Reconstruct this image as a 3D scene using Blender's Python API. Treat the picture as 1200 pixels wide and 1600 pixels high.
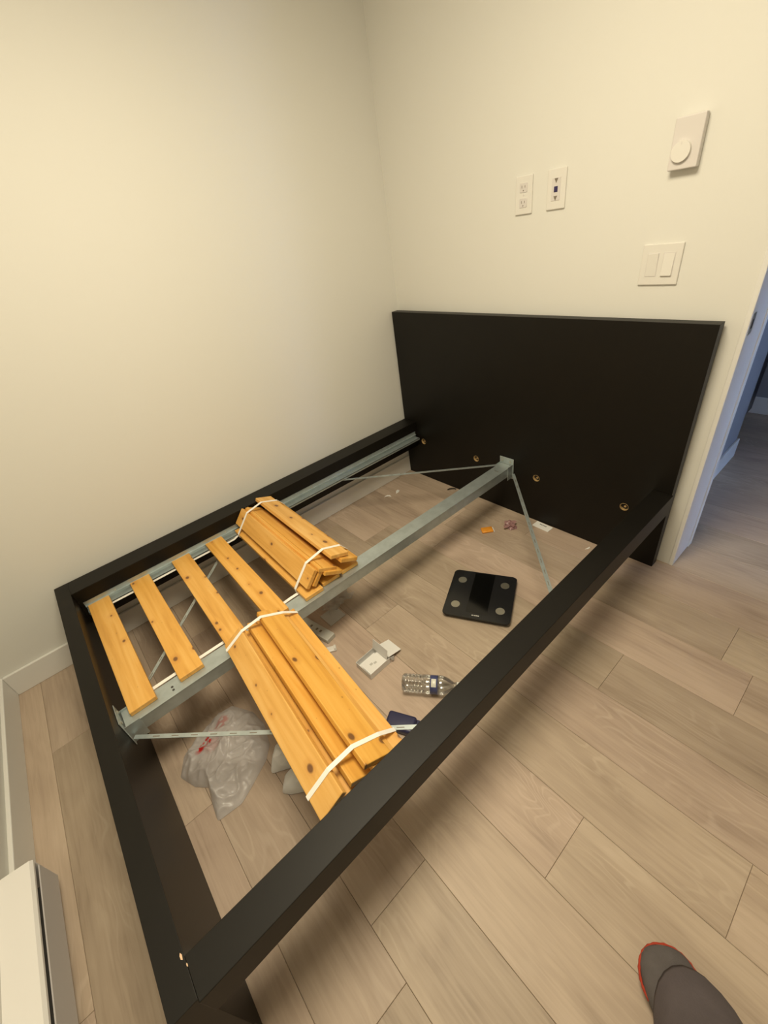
import bpy, bmesh, math, random
from mathutils import Vector, Matrix, noise as mnoise

for o in list(bpy.data.objects):
    bpy.data.objects.remove(o, do_unlink=True)
SC = bpy.context.scene
COL = SC.collection
random.seed(7)

# ------------------------------------------------------------------ camera
cam_d = bpy.data.cameras.new('camera'); cam = bpy.data.objects.new('camera', cam_d); COL.objects.link(cam)
RX = Vector((0.7448262461, -0.6519628797, -0.1420502258))
RY = Vector((-0.4591570054, -0.3463157456, -0.8180710536))
RZ = Vector((0.4841577300, 0.6745441482, -0.5572983802))
m = Matrix((RX, -RY, -RZ)).transposed().to_4x4()
m.translation = Vector((-1.6648, -0.3985, 1.3976))
cam.matrix_world = m
cam_d.sensor_fit = 'VERTICAL'; cam_d.sensor_height = 36.0
cam_d.lens = 657.57 / 1600 * 36.0
cam_d.clip_start = 0.02
SC.camera = cam

# ------------------------------------------------------------------ world (cool daylight, only reaches the hallway)
w = bpy.data.worlds.new('world'); SC.world = w; w.use_nodes = True
bg = w.node_tree.nodes['Background']
bg.inputs[0].default_value = (0.36, 0.56, 1.0, 1); bg.inputs[1].default_value = 9.5

# ------------------------------------------------------------------ room ceiling lamp light
LAMP = Vector((-1.28, 0.20, 2.40))
ld = bpy.data.lights.new('lamp_light', 'AREA'); ld.shape = 'DISK'; ld.size = 0.80
ld.energy = 37.5; ld.color = (1.0, 0.885, 0.66)
lo = bpy.data.objects.new('lamp_light', ld); COL.objects.link(lo); lo.location = LAMP - Vector((0, 0, 0.035))

SC.view_settings.view_transform = 'Standard'; SC.view_settings.look = 'None'
SC.view_settings.gamma = 1.0; SC.view_settings.use_curve_mapping = False
SC.view_settings.exposure = 0.06

# ------------------------------------------------------------------ helpers
def link(o, parent=None):
    COL.objects.link(o)
    if parent is not None: o.parent = parent
    return o

def tag(o, label=None, cat=None, group=None, kind=None):
    if label: o['label'] = label
    if cat: o['category'] = cat
    if group: o['group'] = group
    if kind: o['kind'] = kind
    return o

def empty(name, loc=(0, 0, 0), rz=0.0, label=None, cat=None, group=None):
    o = bpy.data.objects.new(name, None); link(o)
    o.location = loc; o.rotation_euler = (0, 0, rz); o.empty_display_size = 0.05
    return tag(o, label, cat, group)

def mesh_obj(name, bm, mat, parent=None, smooth=False, loc=None, rot=None):
    me = bpy.data.meshes.new(name); bm.normal_update(); bm.to_mesh(me); bm.free()
    if mat: me.materials.append(mat)
    if smooth:
        for p in me.polygons: p.use_smooth = True
    o = bpy.data.objects.new(name, me); link(o, parent)
    if loc is not None: o.location = loc
    if rot is not None: o.rotation_euler = rot
    return o

def add_box(bm, x0, x1, y0, y1, z0, z1, bev=0.0, seg=1):
    r = bmesh.ops.create_cube(bm, size=1.0)
    vs = r['verts']
    for v in vs:
        v.co = Vector(((x0 + x1) / 2 + v.co.x * (x1 - x0), (y0 + y1) / 2 + v.co.y * (y1 - y0), (z0 + z1) / 2 + v.co.z * (z1 - z0)))
    if bev > 0:
        es = list({e for v in vs for e in v.link_edges})
        bmesh.ops.bevel(bm, geom=es, offset=bev, segments=seg, affect='EDGES', profile=0.5)

def box(name, x0, x1, y0, y1, z0, z1, mat, parent=None, bev=0.0, seg=1):
    bm = bmesh.new(); add_box(bm, x0, x1, y0, y1, z0, z1, bev, seg)
    return mesh_obj(name, bm, mat, parent)

def add_cyl(bm, p, axis, r, h, n=24, r2=None):
    """cylinder from p along axis for h"""
    axis = Vector(axis).normalized()
    r = bmesh.ops.create_cone(bm, cap_ends=True, segments=n, radius1=r, radius2=r if r2 is None else r2, depth=h)
    q = Vector((0, 0, 1)).rotation_difference(axis).to_matrix()
    for v in r['verts']: v.co = q @ (v.co + Vector((0, 0, h / 2))) + Vector(p)

def cyl(name, p, axis, r, h, mat, parent=None, n=24, r2=None):
    bm = bmesh.new(); add_cyl(bm, p, axis, r, h, n, r2)
    return mesh_obj(name, bm, mat, parent)

def poly_prism(bm, pts, z0, z1):
    a = [bm.verts.new((x, y, z0)) for x, y in pts]; b = [bm.verts.new((x, y, z1)) for x, y in pts]
    n = len(pts)
    bm.faces.new(a[::-1]); bm.faces.new(b)
    for i in range(n): bm.faces.new((a[i], a[(i + 1) % n], b[(i + 1) % n], b[i]))

def add_bar(bm, a, b, w, t, up=(0, 0, 1)):
    """flat bar a->b; w across, t along up"""
    a = Vector(a); b = Vector(b); d = (b - a).normalized()
    s = d.cross(Vector(up)).normalized(); u = s.cross(d).normalized()
    vs = []
    for p in (a, b):
        for i, j in ((-1, -1), (1, -1), (1, 1), (-1, 1)):
            vs.append(bm.verts.new(p + s * (i * w / 2) + u * (j * t / 2)))
    for f in ((3, 2, 1, 0), (4, 5, 6, 7), (0, 1, 5, 4), (1, 2, 6, 5), (2, 3, 7, 6), (3, 0, 4, 7)):
        bm.faces.new([vs[k] for k in f])

def ribbon_mesh(bm, pts, wvec, t=0.0012, closed=False):
    """strip through pts (3D), width vector wvec (full), thickness t"""
    pts = [Vector(p) for p in pts]; n = len(pts); wv = Vector(wvec) / 2
    rings = []
    for i, p in enumerate(pts):
        if closed: a, b = pts[i - 1], pts[(i + 1) % n]
        else: a, b = pts[max(0, i - 1)], pts[min(n - 1, i + 1)]
        d = (b - a).normalized(); nrm = d.cross(wv).normalized() * t / 2
        rings.append([bm.verts.new(p + wv + nrm), bm.verts.new(p - wv + nrm), bm.verts.new(p - wv - nrm), bm.verts.new(p + wv - nrm)])
    m_ = n if closed else n - 1
    for i in range(m_):
        A, B = rings[i], rings[(i + 1) % n]
        for k in range(4): bm.faces.new((A[k], A[(k + 1) % 4], B[(k + 1) % 4], B[k]))
    if not closed:
        bm.faces.new(rings[0][::-1]); bm.faces.new(rings[-1])
    bmesh.ops.recalc_face_normals(bm, faces=bm.faces)

def hull2(pts):
    pts = sorted(set((round(a, 5), round(b, 5)) for a, b in pts))
    def half(ps):
        h = []
        for q in ps:
            while len(h) >= 2 and (h[-1][0] - h[-2][0]) * (q[1] - h[-2][1]) - (h[-1][1] - h[-2][1]) * (q[0] - h[-2][0]) <= 0: h.pop()
            h.append(q)
        return h
    return half(pts)[:-1] + half(pts[::-1])[:-1]

# ------------------------------------------------------------------ materials
def new_mat(name):
    mt = bpy.data.materials.new(name); mt.use_nodes = True
    nt = mt.node_tree; b = nt.nodes['Principled BSDF']
    return mt, nt, b

def N(nt, typ, **kw):
    n = nt.nodes.new(typ)
    for k, v in kw.items():
        if k in ('ins',):
            for i, val in v.items(): n.inputs[i].default_value = val
        else: setattr(n, k, v)
    return n

def simple(name, col, rough=0.5, metal=0.0, bump=0.0, bscale=200.0, var=0.0, vscale=8.0, spec=None):
    mt, nt, b = new_mat(name); L = nt.links
    b.inputs['Base Color'].default_value = (*col, 1); b.inputs['Roughness'].default_value = rough; b.inputs['Metallic'].default_value = metal
    if spec is not None: b.inputs['Specular IOR Level'].default_value = spec
    tc = N(nt, 'ShaderNodeTexCoord')
    if var > 0:
        nz = N(nt, 'ShaderNodeTexNoise'); nz.inputs['Scale'].default_value = vscale; nz.inputs['Detail'].default_value = 4
        L.new(tc.outputs['Object'], nz.inputs['Vector'])
        r = N(nt, 'ShaderNodeMapRange'); r.inputs[3].default_value = 1 - var; r.inputs[4].default_value = 1 + var
        L.new(nz.outputs['Fac'], r.inputs[0])
        mx = N(nt, 'ShaderNodeVectorMath', operation='SCALE'); mx.inputs[0].default_value = col
        L.new(r.outputs[0], mx.inputs['Scale']); L.new(mx.outputs[0], b.inputs['Base Color'])
    if bump > 0:
        nb = N(nt, 'ShaderNodeTexNoise'); nb.inputs['Scale'].default_value = bscale; nb.inputs['Detail'].default_value = 3
        L.new(tc.outputs['Object'], nb.inputs['Vector'])
        bp = N(nt, 'ShaderNodeBump'); bp.inputs['Strength'].default_value = bump; bp.inputs['Distance'].default_value = 0.002
        L.new(nb.outputs['Fac'], bp.inputs['Height']); L.new(bp.outputs[0], b.inputs['Normal'])
    return mt

def ramp(nt, stops):
    r = N(nt, 'ShaderNodeValToRGB'); e = r.color_ramp.elements
    e[0].position, e[0].color = stops[0][0], (*stops[0][1], 1)
    e[1].position, e[1].color = stops[-1][0], (*stops[-1][1], 1)
    for p, c in stops[1:-1]:
        x = e.new(p); x.color = (*c, 1)
    return r

M = {}
M['wall'] = simple('wall_paint', (0.725, 0.715, 0.665), 0.75, bump=0.08, bscale=260)
M['ceil'] = simple('ceiling_paint', (0.85, 0.85, 0.83), 0.85, bump=0.1, bscale=200)
M['trim'] = simple('trim_paint', (0.76, 0.75, 0.715), 0.38)
M['blackwood'] = simple('black_brown_veneer', (0.0052, 0.0040, 0.0024), 0.46, bump=0.05, bscale=90, var=0.18, vscale=5, spec=0.28)
M['galv'] = simple('galvanised_steel', (0.47, 0.53, 0.535), 0.42, 0.7, var=0.22, vscale=30)
M['ribbon'] = simple('white_woven_tape', (0.88, 0.86, 0.80), 0.8, bump=0.15, bscale=900)
M['white_plastic'] = simple('white_plastic', (0.735, 0.715, 0.665), 0.35)
M['white_plastic2'] = simple('matte_white_plastic', (0.66, 0.625, 0.60), 0.45)
M['dark_slot'] = simple('dark_slot', (0.05, 0.045, 0.04), 0.6)
M['icon_grey'] = simple('grey_icon', (0.20, 0.17, 0.13), 0.6)
M['blue_port'] = simple('indigo_port', (0.03, 0.02, 0.09), 0.4)
M['heater'] = simple('heater_enamel', (0.83, 0.81, 0.78), 0.4)
M['heater2'] = simple('heater_front_enamel', (0.60, 0.57, 0.56), 0.4)
M['steel'] = simple('brushed_steel', (0.62, 0.60, 0.52), 0.30, 1.0)
M['glass_black'] = simple('black_glass', (0.012, 0.012, 0.013), 0.16, spec=0.5)
M['display'] = simple('display_black', (0.002, 0.002, 0.002), 0.08)
M['rubber'] = simple('black_rubber', (0.015, 0.015, 0.015), 0.7)
M['print_grey'] = simple('grey_print', (0.45, 0.45, 0.42), 0.5)
M['card_white'] = simple('white_cardboard', (0.80, 0.79, 0.76), 0.6)
M['card_grey'] = simple('grey_board', (0.52, 0.51, 0.48), 0.6, var=0.06)
M['pale_board'] = simple('pale_packet', (0.52, 0.52, 0.47), 0.55, var=0.1, vscale=25)
M['navy'] = simple('navy_plastic', (0.026, 0.027, 0.075), 0.4)
M['orange'] = simple('orange_foil', (0.75, 0.30, 0.03), 0.35, var=0.2, vscale=60)
M['black_print'] = simple('black_print', (0.02, 0.02, 0.02), 0.6)
M['chipwood'] = simple('bare_chip_wood', (0.72, 0.50, 0.32), 0.7)
M['hole_lip'] = simple('brass_lip', (0.55, 0.38, 0.17), 0.45, 0.3)
M['sock'] = simple('grey_sock_knit', (0.105, 0.092, 0.090), 0.95, bump=0.5, bscale=350, var=0.25, vscale=40)
M['sock_red'] = simple('red_toe_thread', (0.40, 0.045, 0.02), 0.9, bump=0.4, bscale=400, var=0.3, vscale=90)
M['trouser'] = simple('grey_brown_fleece', (0.102, 0.084, 0.088), 0.95, bump=0.5, bscale=260, var=0.2, vscale=30)
M['skin'] = simple('skin', (0.55, 0.36, 0.26), 0.55)
M['dark_block'] = simple('near_black', (0.006, 0.006, 0.007), 0.4)
M['hall_wall'] = simple('hall_wall_dimmed', (0.26, 0.27, 0.29), 0.7)  # hallway dimness is put into this wall colour
M['subfloor'] = simple('subfloor', (0.05, 0.04, 0.03), 0.9)
M['white_film'] = simple('white_plastic_wrap', (0.74, 0.73, 0.70), 0.3, bump=0.6, bscale=60)

def plank_material():
    mt, nt, b = new_mat('greige_laminate'); L = nt.links
    tc = N(nt, 'ShaderNodeTexCoord'); oi = N(nt, 'ShaderNodeObjectInfo')
    off = N(nt, 'ShaderNodeCombineXYZ'); mu = N(nt, 'ShaderNodeMath', operation='MULTIPLY'); mu.inputs[1].default_value = 57.0
    L.new(oi.outputs['Random'], mu.inputs[0])
    for i in range(3): L.new(mu.outputs[0], off.inputs[i])
    ad = N(nt, 'ShaderNodeVectorMath', operation='ADD'); L.new(tc.outputs['Object'], ad.inputs[0]); L.new(off.outputs[0], ad.inputs[1])
    # soft blotches
    mp1 = N(nt, 'ShaderNodeMapping'); mp1.inputs['Scale'].default_value = (9, 2.6, 1); L.new(ad.outputs[0], mp1.inputs[0])
    n1 = N(nt, 'ShaderNodeTexNoise'); n1.inputs['Scale'].default_value = 1.0; n1.inputs['Detail'].default_value = 3; n1.inputs['Distortion'].default_value = 0.6
    L.new(mp1.outputs[0], n1.inputs['Vector'])
    # fine grain along the plank
    mp2 = N(nt, 'ShaderNodeMapping'); mp2.inputs['Scale'].default_value = (95, 5, 1); L.new(ad.outputs[0], mp2.inputs[0])
    n2 = N(nt, 'ShaderNodeTexNoise'); n2.inputs['Scale'].default_value = 1.0; n2.inputs['Detail'].default_value = 5; n2.inputs['Distortion'].default_value = 0.8
    L.new(mp2.outputs[0], n2.inputs['Vector'])
    # cathedral figure
    mp3 = N(nt, 'ShaderNodeMapping'); mp3.inputs['Scale'].default_value = (5.0, 1.15, 1); L.new(ad.outputs[0], mp3.inputs[0])
    n3 = N(nt, 'ShaderNodeTexNoise'); n3.inputs['Scale'].default_value = 2.0; n3.inputs['Detail'].default_value = 1.5; n3.inputs['Distortion'].default_value = 0.4
    L.new(mp3.outputs[0], n3.inputs['Vector'])
    sn = N(nt, 'ShaderNodeMath', operation='MULTIPLY'); sn.inputs[1].default_value = 95.0; L.new(n3.outputs['Fac'], sn.inputs[0])
    si = N(nt, 'ShaderNodeMath', operation='SINE'); L.new(sn.outputs[0], si.inputs[0])
    r3 = N(nt, 'ShaderNodeMapRange'); r3.inputs[1].default_value = 0.45; r3.inputs[2].default_value = 1.0; r3.inputs[3].default_value = 0.0; r3.inputs[4].default_value = 1.0
    L.new(si.outputs[0], r3.inputs[0])
    n4 = N(nt, 'ShaderNodeTexNoise'); n4.inputs['Scale'].default_value = 3.5; n4.inputs['Detail'].default_value = 1; L.new(ad.outputs[0], n4.inputs['Vector'])
    r4 = N(nt, 'ShaderNodeMapRange'); r4.inputs[1].default_value = 0.52; r4.inputs[2].default_value = 0.68; L.new(n4.outputs['Fac'], r4.inputs[0])
    fig = N(nt, 'ShaderNodeMath', operation='MULTIPLY'); L.new(r3.outputs[0], fig.inputs[0]); L.new(r4.outputs[0], fig.inputs[1])
    # base tone
    cr = ramp(nt, [(0.26, (0.285, 0.214, 0.160)), (0.42, (0.425, 0.330, 0.252)), (0.58, (0.500, 0.395, 0.305)), (0.78, (0.560, 0.452, 0.357))])
    mxn = N(nt, 'ShaderNodeMix', data_type='FLOAT'); mxn.inputs[0].default_value = 0.38
    L.new(n1.outputs['Fac'], mxn.inputs[2]); L.new(n2.outputs['Fac'], mxn.inputs[3]); L.new(mxn.outputs[0], cr.inputs[0])
    lit = N(nt, 'ShaderNodeMix', data_type='RGBA', blend_type='MIX')
    fm = N(nt, 'ShaderNodeMath', operation='MULTIPLY'); fm.inputs[1].default_value = 0.26; L.new(fig.outputs[0], fm.inputs[0])
    L.new(fm.outputs[0], lit.inputs[0]); L.new(cr.outputs[0], lit.inputs[6]); lit.inputs[7].default_value = (0.68, 0.57, 0.46, 1)
    # per plank value
    pv = N(nt, 'ShaderNodeMapRange'); pv.inputs[3].default_value = 0.84; pv.inputs[4].default_value = 1.06; L.new(oi.outputs['Random'], pv.inputs[0])
    sc = N(nt, 'ShaderNodeVectorMath', operation='SCALE'); L.new(lit.outputs[2], sc.inputs[0]); L.new(pv.outputs[0], sc.inputs['Scale'])
    f7 = N(nt, 'ShaderNodeMath', operation='MULTIPLY'); f7.inputs[1].default_value = 7.31; L.new(oi.outputs['Random'], f7.inputs[0])
    fr = N(nt, 'ShaderNodeMath', operation='FRACT'); L.new(f7.outputs[0], fr.inputs[0])
    tint = N(nt, 'ShaderNodeMix', data_type='RGBA'); tint.inputs[6].default_value = (0.99, 1.0, 0.96, 1); tint.inputs[7].default_value = (1.01, 0.985, 1.0, 1); L.new(fr.outputs[0], tint.inputs[0])
    tm = N(nt, 'ShaderNodeVectorMath', operation='MULTIPLY'); L.new(sc.outputs[0], tm.inputs[0]); L.new(tint.outputs[2], tm.inputs[1])
    L.new(tm.outputs[0], b.inputs['Base Color'])
    b.inputs['Roughness'].default_value = 0.48; b.inputs['Specular IOR Level'].default_value = 0.35
    bp = N(nt, 'ShaderNodeBump'); bp.inputs['Strength'].default_value = 0.12; bp.inputs['Distance'].default_value = 0.001
    L.new(n2.outputs['Fac'], bp.inputs['Height']); L.new(bp.outputs[0], b.inputs['Normal'])
    return mt
M['plank'] = plank_material()

def pine_material():
    mt, nt, b = new_mat('varnished_pine'); L = nt.links
    tc = N(nt, 'ShaderNodeTexCoord'); oi = N(nt, 'ShaderNodeObjectInfo')
    mu = N(nt, 'ShaderNodeMath', operation='MULTIPLY'); mu.inputs[1].default_value = 83.0; L.new(oi.outputs['Random'], mu.inputs[0])
    off = N(nt, 'ShaderNodeCombineXYZ'); L.new(mu.outputs[0], off.inputs[0]); L.new(mu.outputs[0], off.inputs[1])
    ad = N(nt, 'ShaderNodeVectorMath', operation='ADD'); L.new(tc.outputs['Object'], ad.inputs[0]); L.new(off.outputs[0], ad.inputs[1])
    mp = N(nt, 'ShaderNodeMapping'); mp.inputs['Scale'].default_value = (42, 2.4, 30); L.new(ad.outputs[0], mp.inputs[0])
    n1 = N(nt, 'ShaderNodeTexNoise'); n1.inputs['Scale'].default_value = 1.0; n1.inputs['Detail'].default_value = 4; n1.inputs['Distortion'].default_value = 0.7
    L.new(mp.outputs[0], n1.inputs['Vector'])
    cr = ramp(nt, [(0.30, (0.66, 0.315, 0.042)), (0.50, (0.78, 0.400, 0.062)), (0.70, (0.84, 0.47, 0.092))])
    L.new(n1.outputs['Fac'], cr.inputs[0])
    # knots: sparse voronoi cells, slightly elongated across the grain
    mk = N(nt, 'ShaderNodeMapping'); mk.inputs['Scale'].default_value = (15, 10.5, 0.0); L.new(ad.outputs[0], mk.inputs[0])
    vo = N(nt, 'ShaderNodeTexVoronoi', voronoi_dimensions='2D'); vo.inputs['Scale'].default_value = 1.0; L.new(mk.outputs[0], vo.inputs['Vector'])
    sep = N(nt, 'ShaderNodeSeparateColor'); L.new(vo.outputs['Color'], sep.inputs[0])
    rk = N(nt, 'ShaderNodeMapRange'); rk.inputs[1].default_value = 0.66; rk.inputs[2].default_value = 1.0; rk.inputs[3].default_value = 0.0; rk.inputs[4].default_value = 0.125
    L.new(sep.outputs[0], rk.inputs[0])
    sb = N(nt, 'ShaderNodeMath', operation='SUBTRACT'); L.new(rk.outputs[0], sb.inputs[0]); L.new(vo.outputs['Distance'], sb.inputs[1])
    kk = N(nt, 'ShaderNodeMapRange'); kk.inputs[1].default_value = -0.03; kk.inputs[2].default_value = 0.03; L.new(sb.outputs[0], kk.inputs[0])
    halo = N(nt, 'ShaderNodeMapRange'); halo.inputs[1].default_value = -0.22; halo.inputs[2].default_value = 0.02; halo.inputs[4].default_value = 0.40; L.new(sb.outputs[0], halo.inputs[0])
    gate = N(nt, 'ShaderNodeMath', operation='GREATER_THAN'); gate.inputs[1].default_value = 0.72; L.new(sep.outputs[0], gate.inputs[0])
    hg = N(nt, 'ShaderNodeMath', operation='MULTIPLY'); L.new(halo.outputs[0], hg.inputs[0]); L.new(gate.outputs[0], hg.inputs[1])
    m1 = N(nt, 'ShaderNodeMix', data_type='RGBA'); L.new(hg.outputs[0], m1.inputs[0]); L.new(cr.outputs[0], m1.inputs[6]); m1.inputs[7].default_value = (0.55, 0.20, 0.022, 1)
    m2 = N(nt, 'ShaderNodeMix', data_type='RGBA'); L.new(kk.outputs[0], m2.inputs[0]); L.new(m1.outputs[2], m2.inputs[6]); m2.inputs[7].default_value = (0.20, 0.085, 0.02, 1)
    g7 = N(nt, 'ShaderNodeMath', operation='MULTIPLY'); g7.inputs[1].default_value = 9.7; L.new(oi.outputs['Random'], g7.inputs[0])
    gf = N(nt, 'ShaderNodeMath', operation='FRACT'); L.new(g7.outputs[0], gf.inputs[0])
    gt_ = N(nt, 'ShaderNodeMix', data_type='RGBA'); gt_.inputs[6].default_value = (0.93, 0.93, 1.0, 1); gt_.inputs[7].default_value = (0.96, 1.04, 1.75, 1); L.new(gf.outputs[0], gt_.inputs[0])
    gm = N(nt, 'ShaderNodeVectorMath', operation='MULTIPLY'); L.new(m2.outputs[2], gm.inputs[0]); L.new(gt_.outputs[2], gm.inputs[1])
    L.new(gm.outputs[0], b.inputs['Base Color'])
    b.inputs['Roughness'].default_value = 0.42
    bp = N(nt, 'ShaderNodeBump'); bp.inputs['Strength'].default_value = 0.08; bp.inputs['Distance'].default_value = 0.001
    L.new(n1.outputs['Fac'], bp.inputs['Height']); L.new(bp.outputs[0], b.inputs['Normal'])
    return mt
M['pine'] = pine_material()

def clear_plastic(name, tint, glossy_rough=0.08, base=0.10):
    mt, nt, b = new_mat(name); L = nt.links
    nt.nodes.remove(b); out = nt.nodes['Material Output']
    tr = N(nt, 'ShaderNodeBsdfTransparent'); tr.inputs[0].default_value = (*tint, 1)
    gl = N(nt, 'ShaderNodeBsdfGlossy'); gl.inputs['Roughness'].default_value = glossy_rough; gl.inputs[0].default_value = (1, 1, 1, 1)
    lw = N(nt, 'ShaderNodeLayerWeight'); lw.inputs[0].default_value = 0.35
    r = N(nt, 'ShaderNodeMapRange'); r.inputs[3].default_value = base; r.inputs[4].default_value = 0.75; L.new(lw.outputs['Fresnel'], r.inputs[0])
    mx = N(nt, 'ShaderNodeMixShader'); L.new(r.outputs[0], mx.inputs[0]); L.new(tr.outputs[0], mx.inputs[1]); L.new(gl.outputs[0], mx.inputs[2])
    L.new(mx.outputs[0], out.inputs[0])
    return mt
M['pet'] = clear_plastic('clear_bottle_plastic', (0.88, 0.90, 0.90), 0.1, 0.10)

def film_material(name, col, alpha, prints=None):
    """thin milky plastic: part transparent, part diffuse and translucent, a little gloss"""
    mt, nt, b = new_mat(name); L = nt.links
    out = nt.nodes['Material Output']
    b.inputs['Base Color'].default_value = (*col, 1); b.inputs['Roughness'].default_value = 0.28
    tl = N(nt, 'ShaderNodeBsdfTranslucent'); tl.inputs[0].default_value = (*col, 1)
    tr = N(nt, 'ShaderNodeBsdfTransparent'); tr.inputs[0].default_value = (0.97, 0.97, 0.97, 1)
    m1 = N(nt, 'ShaderNodeMixShader'); m1.inputs[0].default_value = 0.35; L.new(b.outputs[0], m1.inputs[1]); L.new(tl.outputs[0], m1.inputs[2])
    m2 = N(nt, 'ShaderNodeMixShader'); m2.inputs[0].default_value = alpha; L.new(tr.outputs[0], m2.inputs[1]); L.new(m1.outputs[0], m2.inputs[2])
    L.new(m2.outputs[0], out.inputs[0])
    if prints:
        geo = N(nt, 'ShaderNodeTexCoord'); mask = None
        for (cx, cy, ang, sx, sy, st) in prints:
            mp = N(nt, 'ShaderNodeMapping', vector_type='TEXTURE'); mp.inputs['Location'].default_value = (cx, cy, 0); mp.inputs['Rotation'].default_value = (0, 0, ang); mp.inputs['Scale'].default_value = (sx, sy, 1000)
            L.new(geo.outputs['Object'], mp.inputs[0])
            ln = N(nt, 'ShaderNodeVectorMath', operation='LENGTH'); L.new(mp.outputs[0], ln.inputs[0])
            rr = N(nt, 'ShaderNodeMapRange'); rr.inputs[1].default_value = 1.0; rr.inputs[2].default_value = 0.6; rr.inputs[4].default_value = st; L.new(ln.outputs['Value'], rr.inputs[0])
            # letter-like blobs
            wv = N(nt, 'ShaderNodeTexNoise'); wv.inputs['Scale'].default_value = 60.0; wv.inputs['Detail'].default_value = 1.0; L.new(geo.outputs['Object'], wv.inputs['Vector'])
            wr = N(nt, 'ShaderNodeMapRange'); wr.inputs[1].default_value = 0.40; wr.inputs[2].default_value = 0.52; L.new(wv.outputs['Fac'], wr.inputs[0])
            pm = N(nt, 'ShaderNodeMath', operation='MULTIPLY'); L.new(rr.outputs[0], pm.inputs[0]); L.new(wr.outputs[0], pm.inputs[1])
            if mask is None: mask = pm
            else:
                ad = N(nt, 'ShaderNodeMath', operation='MAXIMUM'); L.new(mask.outputs[0], ad.inputs[0]); L.new(pm.outputs[0], ad.inputs[1]); mask = ad
        mc = N(nt, 'ShaderNodeMix', data_type='RGBA'); L.new(mask.outputs[0], mc.inputs[0]); mc.inputs[6].default_value = (*col, 1); mc.inputs[7].default_value = (0.62, 0.03, 0.03, 1)
        L.new(mc.outputs[2], b.inputs['Base Color']); L.new(mc.outputs[2], tl.inputs[0])
        al = N(nt, 'ShaderNodeMath', operation='MAXIMUM'); al.inputs[1].default_value = alpha; L.new(mask.outputs[0], al.inputs[0]); L.new(al.outputs[0], m2.inputs[0])
    return mt
M['bag'] = film_material('milky_shopping_bag', (0.74, 0.735, 0.75), 0.62,
                         prints=[(-0.042, 0.072, 0.35, 0.045, 0.020, 1.0), (0.030, 0.105, 0.75, 0.038, 0.026, 0.55), (-0.02, 0.045, 0.3, 0.04, 0.03, 0.25)])
M['film'] = film_material('clear_wrap_film', (0.70, 0.72, 0.70), 0.40)
M['pink_film'] = film_material('pink_wrap_film', (0.55, 0.33, 0.33), 0.75)

# ------------------------------------------------------------------ room shell
YL, XH, XF, YR, ZC = 1.540, 0.060, -2.318, -1.45, 2.45
YJ = -0.060            # door jamb face
HX = 0.262             # hall face of the head wall
HALLX = 1.90

def struct(o, label=None):
    o['kind'] = 'structure'
    if label: o['label'] = label
    return o

struct(box('wall_left', XF - 0.1, HX, YL, YL + 0.1, 0, ZC, M['wall']), 'plain warm white wall along the long side of the bed')
bm = bmesh.new()
add_box(bm, XH, HX - 0.012, YJ + 0.016, YL, 0, ZC)
add_box(bm, XH, HX - 0.012, -0.90, YJ + 0.016, 2.05, ZC)
add_box(bm, XH, HX - 0.012, YR, -0.90, 0, ZC)
struct(mesh_obj('wall_head', bm, M['wall']), 'warm white wall behind the headboard with switches and outlets')
struct(box('wall_foot', XF - 0.1, XF, YR, YL, 0, ZC, M['wall']), 'white wall at the foot of the bed')
struct(box('wall_right', XF - 0.1, HX, YR - 0.1, YR, 0, ZC, M['wall']), 'white wall behind the camera')
struct(box('ceiling', XF - 0.1, HX, YR - 0.1, YL + 0.1, ZC, ZC + 0.1, M['ceil']), 'flat white ceiling')

# baseboards
def baseboard(name, x0, x1, y0, y1, h=0.1105):
    struct(box(name, x0, x1, y0, y1, 0.0, h, M['trim'], bev=0.003, seg=2))
baseboard('baseboard_left', XF + 0.0135, XH, 1.5266, YL)
baseboard('baseboard_foot', XF, XF + 0.0135, YR, 1.54)
baseboard('baseboard_head', XH - 0.0125, XH, 0.03, 1.5266)

# floor: substrate and individual planks
floor = struct(box('floor', XF - 0.1, HALLX + 0.1, -2.6, YL + 0.1, -0.05, -0.012, M['subfloor']), 'greige wood-look laminate plank floor')
PW = 0.190
PLEN = 1.28
X0 = -1.085           # a long joint
rows = range(-7, 16)
rr = random.Random(11)
joints = {-7: 0.3, -6: 1.115, -5: 0.52, -4: 1.12, -3: -0.034, -2: 0.50, -1: -0.268, 0: -0.590, 1: 0.14, 2: -0.115, 3: -0.443}
plank_meshes = {}
def plank_mesh(lx, ly):
    key = (round(lx, 3), round(ly, 3))
    if key not in plank_meshes:
        bm = bmesh.new()
        g = 0.0003
        add_box(bm, g, lx - g, g, ly - g, -0.012, 0.0)
        top = [e for e in bm.edges if all(abs(v.co.z) < 1e-6 for v in e.verts)]
        bmesh.ops.bevel(bm, geom=top, offset=0.0010, segments=1, affect='EDGES')
        me = bpy.data.meshes.new('plank'); bm.normal_update(); bm.to_mesh(me); bm.free(); me.materials.append(M['plank'])
        plank_meshes[key] = me
    return plank_meshes[key]
for r in rows:
    xa = X0 + r * PW; xb = xa + PW
    xa_, xb_ = max(xa, XF), min(xb, HALLX)
    if xb_ - xa_ < 0.02: continue
    ylo, yhi = (YR, YL) if xb_ < HX else (-2.5, YL)
    j = joints.get(r, rr.uniform(-0.9, 0.9))
    k0 = math.floor((ylo - j) / PLEN)
    y = j + k0 * PLEN
    while y < yhi - 0.01:
        a, b_ = max(y, ylo), min(y + PLEN, yhi)
        if b_ - a > 0.02:
            o = bpy.data.objects.new('plank', plank_mesh(xb_ - xa_, b_ - a)); link(o, floor); o.location = (xa_, a, 0)
        y += PLEN

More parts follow.
